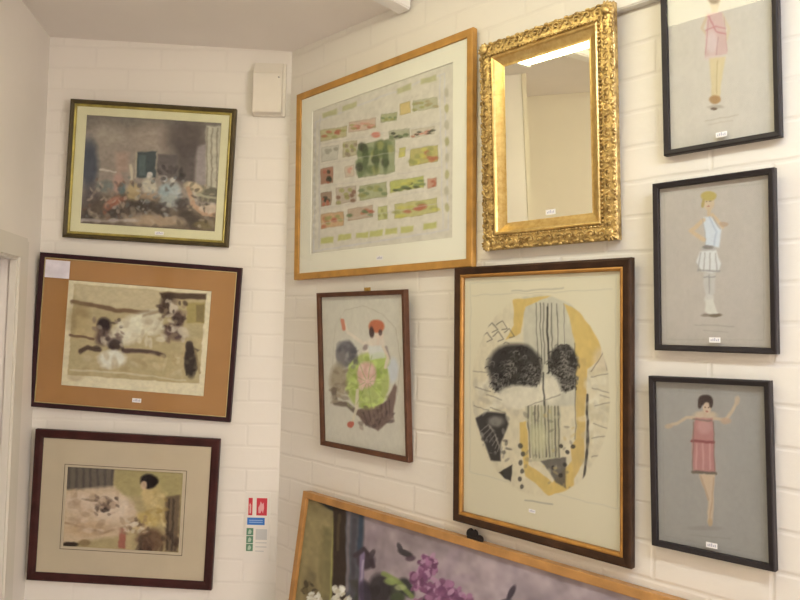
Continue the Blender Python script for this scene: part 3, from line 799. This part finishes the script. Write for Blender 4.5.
a.line([(150, 380), (148, 450), (130, 500)], 13, (200, 180, 150), .9, soft=5)
a.ell(122, 518, 14, 12, (188, 84, 64), .95, rot=-40, soft=.4)
a.poly([(190, 205), (252, 200), (262, 250), (200, 262)], (196, 190, 176), .8, soft=8)
a.line([(250, 205), (272, 250), (262, 290)], 12, (202, 178, 152), .9, soft=5)
for k in range(9): a.line([(190 + 10 * math.cos(k * .7), 345 + 10 * math.sin(k * .7)), (190 + 82 * math.cos(k * .7), 345 + 104 * math.sin(k * .7))], 3, (128, 142, 62), .5, soft=3)
a.ell(236, 160, 16, 18, (208, 180, 156), .95, soft=.4); a.line([(233, 176), (230, 195)], 10, (204, 178, 154), .9)
a.ell(226, 125, 31, 27, (186, 92, 56), .97, soft=.3)
a.ell(206, 150, 10, 22, (66, 42, 40), .9, soft=.5); a.ell(240, 150, 8, 12, (70, 46, 44), .7, soft=.5)
a.mottle(.03, (30, 60))
a.mesh('print', (m_in[0] + .0005, m_in[1] - .0005, m_in[2] + .0005, m_in[3] - .0005), .0115, R, M_ART, t)
back(m_in, t); pane(m_in, .0055, t)
bm = bmesh.new(); box(bm, .022, .048, .008, .010, h - .004, h + .010)
bmesh.ops.create_cone(bm, cap_ends=True, segments=12, radius1=.004, radius2=.003, depth=.005, matrix=Matrix.Translation((.035, .006, h + .004)) @ Matrix.Rotation(math.pi / 2, 4, 'X'))
link_mesh('hanging_plate', bm, M_BRASS, t)

# ================================================================== 8 three fashion prints in black frames
def fashion(label, M, w, h, art, R, stx):
    t = thing('fashion_print', label, 'picture', M, 'fashion prints in slim black frames')
    full = (-w / 2, w / 2, 0, h); fw = .011
    ring_obj('frame', full, flatprof(fw, drop=.003), M_BLACK, t)
    m_in = (-w / 2 + fw, w / 2 - fw, fw, h - fw)
    art.mesh('print', (m_in[0] + .0005, m_in[1] - .0005, m_in[2] + .0005, m_in[3] - .0005), .0115, R, M_ART, t)
    back(m_in, t); pane(m_in, .0055, t)
    sticker(stx, .0235, .0055, t, .021, .010)
    return t
M_BLACK = mat('black_lacquer', (.020, .016, .018), .5, noise=.2, spec=.3)
skin, skin2 = (212, 186, 150), (196, 164, 128)

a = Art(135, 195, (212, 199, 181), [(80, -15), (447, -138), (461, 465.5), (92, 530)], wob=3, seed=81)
a.ell(245, 10, 18, 24, (214, 186, 152), .95, soft=.3); a.ell(243, -6, 22, 20, (120, 76, 52), .95, soft=.3); a.ell(245, 40, 12, 16, skin, .95, soft=.4)
a.line([(222, 55), (200, 100), (225, 130)], 10, skin, .9, soft=4); a.line([(272, 50), (296, 100), (288, 140)], 10, (216, 196, 160), .9, soft=4)
a.poly([(222, 45), (272, 42), (284, 110), (290, 190), (210, 205), (214, 110)], (212, 172, 164), .95, soft=6)
a.line([(222, 50), (250, 110), (285, 120)], 5, (196, 120, 122), .8); a.line([(214, 108), (250, 92), (285, 100)], 5, (200, 130, 128), .8)
a.ell(235, 150, 20, 40, (220, 196, 190), .8, soft=.6); a.line([(258, 130), (252, 195)], 4, (188, 140, 136), .7)
a.ell(245, 205, 36, 10, (216, 190, 180), .9, soft=.5); a.line([(225, 70), (212, 190)], 3, (196, 132, 130), .7); a.line([(280, 60), (290, 180)], 3, (200, 140, 136), .7)
a.poly([(226, 205), (284, 200), (270, 290), (262, 345), (236, 345), (232, 290)], (222, 198, 146), .95, soft=6)
a.line([(255, 215), (252, 330)], 3, (188, 158, 110), .7)
a.ell(247, 352, 20, 16, (184, 136, 84), .95, soft=.4)
a.ell(250, 378, 28, 7, (176, 160, 140), .8, soft=.6); a.ell(243, 384, 12, 5, (110, 88, 72), .9, soft=.5)
a.line([(210, 428), (330, 405)], 3, (188, 170, 148), .8); a.line([(225, 440), (310, 424)], 2.5, (190, 172, 150), .7)
a.mottle(.02)
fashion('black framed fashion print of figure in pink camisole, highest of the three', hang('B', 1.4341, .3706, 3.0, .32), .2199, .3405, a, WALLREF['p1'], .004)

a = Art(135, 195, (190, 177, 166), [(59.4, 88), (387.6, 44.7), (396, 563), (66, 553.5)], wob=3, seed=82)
a.line([(72, 100), (368, 70), (372, 540), (80, 538), (72, 100)], 2.5, (176, 165, 152), .8)
a.ell(207, 128, 16, 24, (208, 180, 146), .97, soft=.3)
a.ell(206, 108, 24, 15, (188, 164, 84), .97, soft=.3); a.line([(190, 120), (188, 140)], 8, (180, 154, 84), .9)
a.ell(200, 125, 2.5, 2, (96, 76, 66), .8); a.ell(210, 124, 2.5, 2, (96, 76, 66), .8); a.ell(205, 140, 4, 2, (176, 98, 88), .8)
a.line([(207, 148), (206, 166)], 11, (204, 176, 142), .95)
a.poly([(186, 172), (225, 170), (244, 205), (238, 262), (196, 262), (196, 215)], (206, 212, 222), .97, soft=6)
a.line([(190, 180), (152, 214), (192, 240)], 13, (208, 178, 142), .97, soft=5)
a.line([(226, 178), (248, 200), (216, 165)], 11, (208, 178, 142), .95, soft=5); a.ell(252, 192, 14, 7, (186, 152, 124), .8, soft=.5)
a.line([(208, 172), (230, 215), (222, 258)], 5, (176, 186, 204), .8); a.line([(218, 172), (240, 205)], 4, (170, 156, 150), .8)
a.ell(208, 268, 24, 10, (176, 170, 168), .9, soft=.5); a.line([(186, 172), (196, 215), (196, 262)], 2, (150, 146, 150), .7); a.line([(168, 306), (186, 334)], 2, (140, 134, 132), .7); a.line([(242, 310), (236, 334)], 2, (140, 134, 132), .7)
a.ell(204, 262, 16, 6, (128, 118, 114), .8, soft=.5)
a.poly([(180, 276), (228, 270), (242, 310), (236, 334), (214, 340), (186, 334), (168, 306)], (216, 214, 212), .97, soft=6)
for x in (182, 196, 210, 226): a.line([(x, 280), (x - 2 + (x - 205) * .3, 332)], 4, (168, 162, 160), .8, soft=3)
a.line([(176, 330), (238, 334)], 6, (150, 144, 142), .7, soft=3)
a.poly([(192, 340), (226, 340), (224, 400), (216, 412), (198, 410), (190, 370)], (196, 190, 184), .95, soft=5)
a.line([(208, 345), (208, 400)], 4, (160, 152, 148), .8); a.line([(192, 352), (224, 350)], 4, (152, 146, 144), .8)
a.ell(208, 418, 15, 14, (204, 198, 190), .9, soft=.5)
a.poly([(198, 420), (220, 418), (230, 455), (240, 464), (206, 466), (194, 455)], (214, 208, 196), .95, soft=5)
a.ell(226, 466, 20, 6, (112, 96, 78), .9, soft=.5); a.ell(200, 466, 16, 5, (124, 108, 92), .7, soft=.6)
a.line([(165, 494), (280, 500)], 3, (164, 154, 142), .8); a.line([(190, 512), (264, 516)], 2.5, (166, 156, 144), .7)
a.mottle(.02)
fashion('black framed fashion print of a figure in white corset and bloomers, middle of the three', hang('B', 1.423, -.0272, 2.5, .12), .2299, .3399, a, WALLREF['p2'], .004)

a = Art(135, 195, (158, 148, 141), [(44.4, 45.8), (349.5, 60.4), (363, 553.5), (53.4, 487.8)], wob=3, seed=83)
a.line([(62, 72), (336, 86), (340, 530), (68, 478), (62, 72)], 2.5, (154, 142, 134), .8)
a.line([(165, 148), (130, 148), (108, 162), (78, 172)], 9, (196, 164, 136), .95, soft=4); a.ell(80, 172, 12, 7, (186, 154, 128), .8, soft=.5)
a.line([(205, 150), (240, 152), (258, 128), (272, 100)], 9, (196, 164, 136), .95, soft=4); a.ell(272, 100, 8, 13, (190, 158, 134), .9, soft=.5); a.ell(240, 156, 16, 9, (188, 148, 120), .8, soft=.5)
a.ell(183, 140, 32, 12, (198, 168, 140), .95, soft=.5)
a.ell(182, 99, 20, 16, (66, 46, 44), .97, soft=.3); a.ell(186, 120, 12, 16, (206, 172, 144), .97, soft=.3); a.line([(182, 136), (182, 146)], 9, (198, 164, 136), .95); a.ell(181, 118, 2.5, 2, (90, 64, 56), .8); a.ell(191, 118, 2.5, 2, (90, 64, 56), .8); a.ell(186, 129, 4, 2, (164, 84, 76), .8); a.ell(166, 110, 6, 12, (70, 50, 46), .9, soft=.4); a.ell(198, 108, 6, 11, (72, 52, 48), .9, soft=.4)
a.poly([(154, 148), (203, 148), (207, 215), (210, 300), (148, 300), (144, 215)], (182, 116, 112), .97, soft=5)
a.ell(180, 172, 20, 20, (198, 142, 134), .7, soft=.6)
a.line([(144, 213), (206, 217)], 8, (142, 70, 72), .9, soft=3)
for x in (158, 176, 194): a.line([(x, 222), (x + (x - 176) * .1, 290)], 5, (202, 144, 136), .7, soft=3)
a.line([(150, 160), (146, 290)], 3, (130, 96, 84), .7); a.line([(205, 160), (208, 295)], 3, (130, 96, 84), .7)
a.line([(147, 298), (210, 303)], 9, (104, 88, 76), .9, soft=4)
a.line([(150, 152), (200, 156)], 5, (126, 104, 92), .7)
a.poly([(164, 305), (208, 306), (206, 355), (204, 440), (188, 442), (190, 380), (176, 340)], (202, 168, 138), .97, soft=4)
a.line([(170, 310), (190, 375)], 5, (176, 140, 116), .7); a.line([(205, 315), (196, 436)], 3, (176, 138, 112), .7)
a.ell(197, 440, 7, 12, (192, 154, 116), .9, soft=.4)
a.ell(180, 456, 44, 6, (146, 134, 126), .7, soft=.8)
a.line([(140, 474), (252, 486)], 2.5, (146, 136, 128), .7)
a.mottle(.02)
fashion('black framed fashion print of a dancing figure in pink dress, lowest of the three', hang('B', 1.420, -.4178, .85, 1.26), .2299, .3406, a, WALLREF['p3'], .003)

# ================================================================== 9 large oil painting leaning on the wall
R = WALLREF['oil']; w, h = 1.4, 1.096; lean = math.radians(7.7); dep = .03
M = frame_matrix(dB, nB, CORN + dB * (.176 + w / 2) + nB * (h * math.sin(lean) + dep * math.cos(lean) + .004) + Z3 * .0055, -lean, 0)
t = thing('flower_painting', 'large lilac flower painting in thin orange wood frame, leaning against wall at bottom', 'painting', M)
full = (-w / 2, w / 2, 0, h); fw = .020
ring_obj('frame', full, [(0, dep), (0, .001), (.001, 0), (fw - .001, 0), (fw, .001), (fw, .012), (fw + .004, .012), (fw + .004, dep)],
         mat('orange_pine', alb((156, 106, 54), R), .45, noise=.2, nscale=20), t)
c_in = (-w / 2 + fw, w / 2 - fw, fw, h - fw)
a = Art(420, 320, (140, 119, 116), [(308.7, 498.7), (786.2, 643.5), (757.5, 1362.0), (259.4, 868.7)], wob=2.5, seed=91)
a.mottle(.16, (8, 18, 36))
for k in range(60):
    x = rng.uniform(360, 780); y = 515 + (x - 360) * .32 + rng.uniform(0, 120); s_ = rng.uniform(8, 26)
    a.ell(x, y, s_, s_ * .4, [(152, 130, 130), (122, 104, 106), (134, 110, 116)][k % 3], .4, rot=rng.uniform(-60, 60), soft=.9)
a.poly([(250, 480), (335, 480), (330, 900), (240, 900)], (122, 104, 64), 1, soft=2)
a.poly([(306, 512), (331, 520), (325, 640), (296, 640)], (138, 118, 74), .8, soft=6)
a.poly([(322, 525), (333, 528), (330, 620), (318, 620)], (112, 98, 58), .8, soft=4)
a.line([(334, 518), (331, 600)], 2, (150, 140, 70), .8)
a.ell(310, 585, 7, 20, (98, 82, 52), .7, soft=.8)
a.poly([(300, 490), (340, 490), (336, 512), (322, 505), (308, 499)], (40, 42, 42), .97, soft=2)
a.poly([(334, 500), (348, 504), (345, 900), (328, 900)], (52, 38, 28), 1, soft=2)
a.line([(340, 515), (338, 550)], 3, (84, 66, 40), .7)
a.poly([(347, 500), (364, 510), (362, 900), (343, 900)], (78, 74, 76), 1, soft=2.5)
a.line([(350, 508), (347, 590)], 3, (112, 98, 96), .8, soft=2); a.line([(361, 510), (360, 552)], 4, (50, 62, 74), .9, soft=2); a.line([(355, 520), (352, 600)], 4, (64, 58, 60), .7, soft=2)
for k in range(46):                                             # dark foliage
    x = rng.uniform(345, 480); y = rng.uniform(578, 680) + max(0, x - 400) * .25
    a.ell(x, y, rng.uniform(4, 13), rng.uniform(3, 9), [(38, 36, 34), (50, 52, 38), (60, 54, 46)][k % 3], .85, rot=rng.uniform(0, 180), soft=.4)
a.ell(366, 560, 9, 9, (54, 40, 44), .85, soft=.4); a.line([(362, 552), (362, 575), (360, 604)], 5, (120, 98, 122), .9, soft=2); a.line([(363, 560), (362, 580)], 2, (158, 138, 150), .8)
a.line([(356, 556), (364, 548), (370, 556), (374, 566)], 4, (58, 42, 46), .9, soft=2); a.ell(372, 553, 5, 2.5, (64, 52, 54), .85, rot=-60, soft=.4)
a.ell(380, 590, 12, 16, (44, 36, 36), .9, soft=.4); a.ell(364, 594, 6, 14, (52, 40, 52), .8, soft=.5)
a.line([(384, 574), (396, 580), (412, 596)], 5, (112, 122, 60), .9, soft=2); a.ell(391, 582, 7, 4, (126, 136, 70), .9, soft=.5); a.ell(401, 588, 6, 3, (150, 150, 96), .7, soft=.5)
a.ell(398, 598, 8, 5, (64, 70, 44), .9, soft=.4)
a.ell(405, 553, 8, 3.5, (52, 44, 44), .92, rot=28, soft=.4); a.ell(400, 547, 2.5, 5, (60, 52, 54), .9, rot=-25, soft=.4); a.ell(410, 559, 5, 3, (70, 48, 58), .8, soft=.5)
def blossoms(cx, cy, rx, ry, n, cols, smin, smax):
    for k in range(n):
        an = rng.uniform(0, 6.28); q = math.sqrt(rng.uniform(0, 1))
        a.ell(cx + rx * q * math.cos(an), cy + ry * q * math.sin(an), rng.uniform(smin, smax), rng.uniform(smin, smax) * .7, cols[k % len(cols)], .9, rot=rng.uniform(0, 180), soft=.4)
LIL = [(112, 62, 88), (142, 88, 114), (92, 48, 72), (158, 112, 132), (104, 56, 84)]
blossoms(428, 566, 10, 11, 44, LIL, 2.4, 5); blossoms(420, 580, 9, 10, 26, LIL, 2.4, 5); blossoms(440, 592, 17, 14, 60, LIL, 2.4, 5.5); blossoms(456, 604, 16, 16, 50, LIL, 2.4, 5.5); blossoms(432, 612, 30, 16, 60, LIL, 3, 6)
a.ell(511, 594, 3, 9, (52, 40, 48), .9, rot=25, soft=.4); a.ell(506, 604, 6, 4, (60, 50, 52), .8, soft=.5)
WHT = [(196, 184, 160), (176, 162, 132), (206, 196, 176)]
blossoms(310, 590, 8, 8, 14, [(66, 54, 36), (96, 78, 48)], 2, 4.5)
blossoms(338, 592, 6, 8, 22, WHT, 1.8, 4); blossoms(344, 604, 8, 8, 22, WHT, 1.8, 4); blossoms(315, 598, 7, 6, 18, WHT, 1.6, 3.5)
a.mottle(.10, (40, 90))
a.mesh('canvas', (c_in[0] + .001, c_in[1] - .001, c_in[2] + .001, c_in[3] - .001), .010, R, M_OIL, t)
box_obj('stretcher_board', (c_in[0] + .005, c_in[1] - .005, .0125, .028, c_in[2] + .005, c_in[3] - .005), M_CARD, t)
bm = bmesh.new()                                                 # dark two-lobed hanging plate at the middle of the top rail
for x, z, rx, rz in ((-.038, .012, .011, .013), (-.024, .012, .010, .012), (-.008, .004, .012, .010)):
    bmesh.ops.create_cone(bm, cap_ends=True, segments=20, radius1=1, radius2=.85, depth=.006,
                          matrix=Matrix.Translation((x, .012, h + z)) @ Matrix.Diagonal((rx, 1, rz, 1)) @ Matrix.Rotation(math.pi / 2, 4, 'X'))
box(bm, -.044, .002, .008, .016, h - .0005, h + .006)
o = link_mesh('hanging_plate', bm, M_BLACKMETAL, t); o['label'] = 'dark bronze hanging plate'

# ================================================================== wall box, sign, trunking, lights
t = thing('wall_box', 'small off-white plastic box high on far wall near the corner', 'wall box', frame_matrix(exA, nA, CORN + exA * -.068 + nA * .0004 + Z3 * (UP + .7195)))  # plain plastic box, purpose unknown
box_obj('back_plate', (-.056, .052, -.012, 0, 0, .183), M_PLASTIC, t, .002)
bm = bmesh.new()
pr_ = [(-.012, .003), (-.038, .006), (-.040, .010), (-.040, .138), (-.034, .146), (-.020, .180), (-.012, .180)]
L0 = [bm.verts.new((-.054, y, z)) for y, z in pr_]; L1 = [bm.verts.new((.042, y, z)) for y, z in pr_]
bm.faces.new(L0); bm.faces.new(L1)
for i in range(len(pr_)):
    j = (i + 1) % len(pr_); bm.faces.new((L0[i], L0[j], L1[j], L1[i]))
link_mesh('cover', bm, M_PLASTIC, t)
bm = bmesh.new()
bmesh.ops.create_cone(bm, cap_ends=True, segments=12, radius1=.003, radius2=.003, depth=.002, matrix=Matrix.Translation((.032, -.0408, .125)) @ Matrix.Rotation(math.pi / 2, 4, 'X'))
link_mesh('cover_screw', bm, M_STEEL, t)

W_ = mat('sign_white', (.78, .755, .71), .4); RED = mat('sign_red', (.56, .035, .06), .4); BLUE = mat('sign_blue', (.03, .17, .55), .4)
GREEN = mat('sign_green', (.10, .24, .15), .4); GREY = mat('sign_grey', (.55, .56, .56), .4)
sw, sh = .083, .235
t = thing('fire_sign', 'small white safety sign with red, blue and green panels, right of bedside print', 'sign',
          frame_matrix(exA, nA, CORN + exA * -.068 + nA * .0035 + Z3 * (UP - .785)))
box_obj('sign_plate', (-sw / 2, sw / 2, 0, .003, 0, sh), W_, t)
def sp(name, x0, y0, x1, y1, m, parent=t, lift=.0004):
    k = .00054
    return box_obj(name, (-sw / 2 + (x0 - 145) * k, -sw / 2 + (x1 - 145) * k, -lift, -lift + .0004, sh - (y1 - 110) * k, sh - (y0 - 110) * k), m, parent)
def sp_poly(name, pts, m, parent, lift=.0008):
    k = .00054; bm = bmesh.new()
    f = [bm.verts.new((-sw / 2 + (x - 145) * k, -lift, sh - (y - 110) * k)) for x, y in pts]
    g = [bm.verts.new((v.co.x, -lift + .0003, v.co.z)) for v in f]
    bm.faces.new(f); bm.faces.new(g)
    for i in range(len(f)): bm.faces.new((f[i], f[(i + 1) % len(f)], g[(i + 1) % len(f)], g[i]))
    return link_mesh(name, bm, m, parent)
p_ = sp('red_panel', 165, 146, 190, 252, RED)
sp_poly('pictogram', [(173, 240), (173, 200), (170, 190), (175, 176), (182, 190), (182, 240)], mat('sign_pink', (.70, .45, .45), .4), p_)
p_ = sp('red_panel', 215, 146, 280, 252, RED)
sp_poly('pictogram', [(228, 238), (226, 205), (236, 185), (240, 165), (250, 182), (258, 172), (262, 205), (256, 238), (248, 220), (240, 238)], mat('sign_pale_pink', (.72, .38, .40), .4), p_)
p_ = sp('blue_panel', 160, 266, 268, 310, BLUE)
for y in (280, 292): sp('lettering', 172, y, 256, y + 5, mat('sign_pale_blue', (.30, .45, .75), .4), p_, .0008)
for y0 in (330, 378, 426):
    p_ = sp('green_panel', 158, y0, 200, y0 + 44, GREEN)
    sp_poly('pictogram', [(168, y0 + 36), (170, y0 + 18), (176, y0 + 8), (184, y0 + 10), (190, y0 + 22), (184, y0 + 36)], mat('sign_pale_green', (.42, .55, .45), .4), p_)
sp('grey_panel', 215, 335, 285, 400, GREY)
for y in (415, 440, 466): sp('text_line', 215, y, 268 if y > 450 else 285, y + 6, GREY)

# trunking along the right wall, level with the mirror top
t = thing('cable_trunking', 'white cable trunking along right wall between mirror and top black frame', 'trunking',
          frame_matrix(dB, nB, CORN + dB * 1.20 + nB * .001 + Z3 * (UP + .706)))
box_obj('channel', (0, .119, -.018, 0, 0, .038), M_TRUNK, t, .002)
box_obj('lid', (.0, .119, -.0205, -.018, .003, .035), M_TRUNK, t)

# ceiling trunking: runs square off the right wall across the ceiling
def ceiling_trunk(label, d0, d1):
    w0 = Vector((-.004, 1.976, 0)); p0 = w0 + nB * d0; p1 = w0 + nB * d1
    p0.z = ceil_z(p0.x, p0.y); p1.z = ceil_z(p1.x, p1.y); ln = (p1 - p0).length
    ax = (p1 - p0).normalized(); sd = Z3.cross(ax).normalized(); upv = ax.cross(sd)
    M = Matrix((ax, sd, upv)).transposed().to_4x4(); M.translation = p0 - Z3 * .001
    t = thing('cable_trunking', label, 'trunking', M)
    box_obj('channel', (.004, ln, -.025, .025, -.026, -.0008), M_TRUNK, t, .003)
    box_obj('lid', (.004, ln, -.021, .021, -.0285, -.026), M_TRUNK, t)
ceiling_trunk('white trunking on the ceiling at top edge, above the oak framed sheet', 0., .712)
ceiling_trunk('white ceiling trunking seen in the gold mirror, beyond the strip light', .850, 2.0)

TUBE1 = emit_mat('lit_diffuser', T1C, T1S); TUBE2 = emit_mat('added_fill_diffuser', T2C, T2S)
def strip_light(label, start, L_, TUBE):
    a0 = Vector((start[0], start[1], 0)); a0.z = ceil_z(a0.x, a0.y); a1 = a0 + dB * L_; a1.z = ceil_z(a1.x, a1.y)
    ax = (a1 - a0).normalized(); sd = Z3.cross(ax).normalized(); upv = ax.cross(sd)
    M = Matrix((ax, sd, upv)).transposed().to_4x4(); M.translation = a0 - Z3 * .001
    t = thing('strip_light', label, 'light', M, 'ceiling strip lights')
    box_obj('body', (0, L_, -.03, .03, -.0055, -.001), M_TRUNK, t)
    bm = bmesh.new()
    pf = [(-.060, -.006), (-.058, -.055), (-.040, -.068), (.040, -.068), (.058, -.055), (.060, -.006)]
    A_ = [bm.verts.new((.02, y, z)) for y, z in pf]; B_ = [bm.verts.new((L_ - .02, y, z)) for y, z in pf]
    bm.faces.new(A_); bm.faces.new(B_)
    for i in range(6): bm.faces.new((A_[i], A_[(i + 1) % 6], B_[(i + 1) % 6], B_[i]))
    link_mesh('diffuser', bm, TUBE, t)
    for x0, x1 in ((0, .02), (L_ - .02, L_)): box_obj('end_cap', (x0, x1, -.061, .061, -.07, -.0058), M_TRUNK, t, .002)
strip_light('lit white strip light on ceiling, seen reflected at top of gold mirror', (-.63, 1.50), 1.25, TUBE1)
strip_light('added ceiling strip light out of view, brightening the right wall', (.42, .445), 1.25, TUBE2)  # unseen fill light, added in line with the first strip

# ------------------------------------------------------------------ world, camera, view
wd = bpy.data.worlds.new('room_air'); SC.world = wd; wd.use_nodes = True
wd.node_tree.nodes['Background'].inputs[0].default_value = (*SKYC, 1)
wd.node_tree.nodes['Background'].inputs[1].default_value = SKYS
cam = bpy.data.cameras.new('camera'); co = bpy.data.objects.new('camera', cam); COL.objects.link(co)
cam.sensor_width = 36; cam.lens = 31.5; cam.clip_start = .02
pit, rol = .043797, .023733
f = Vector((0, math.cos(pit), math.sin(pit))); u_ = Vector((0, -math.sin(pit), math.cos(pit))); r0 = Vector((1, 0, 0))
rr = r0 * math.cos(rol) + u_ * math.sin(rol); uu = u_ * math.cos(rol) - r0 * math.sin(rol)
M = Matrix((rr, uu, -f)).transposed().to_4x4(); M.translation = (0, 0, UP)
co.matrix_world = M
SC.camera = co
vs = SC.view_settings
vs.view_transform = 'Standard'; vs.look = 'None'; vs.gamma = 1; vs.use_curve_mapping = False; vs.exposure = 0.
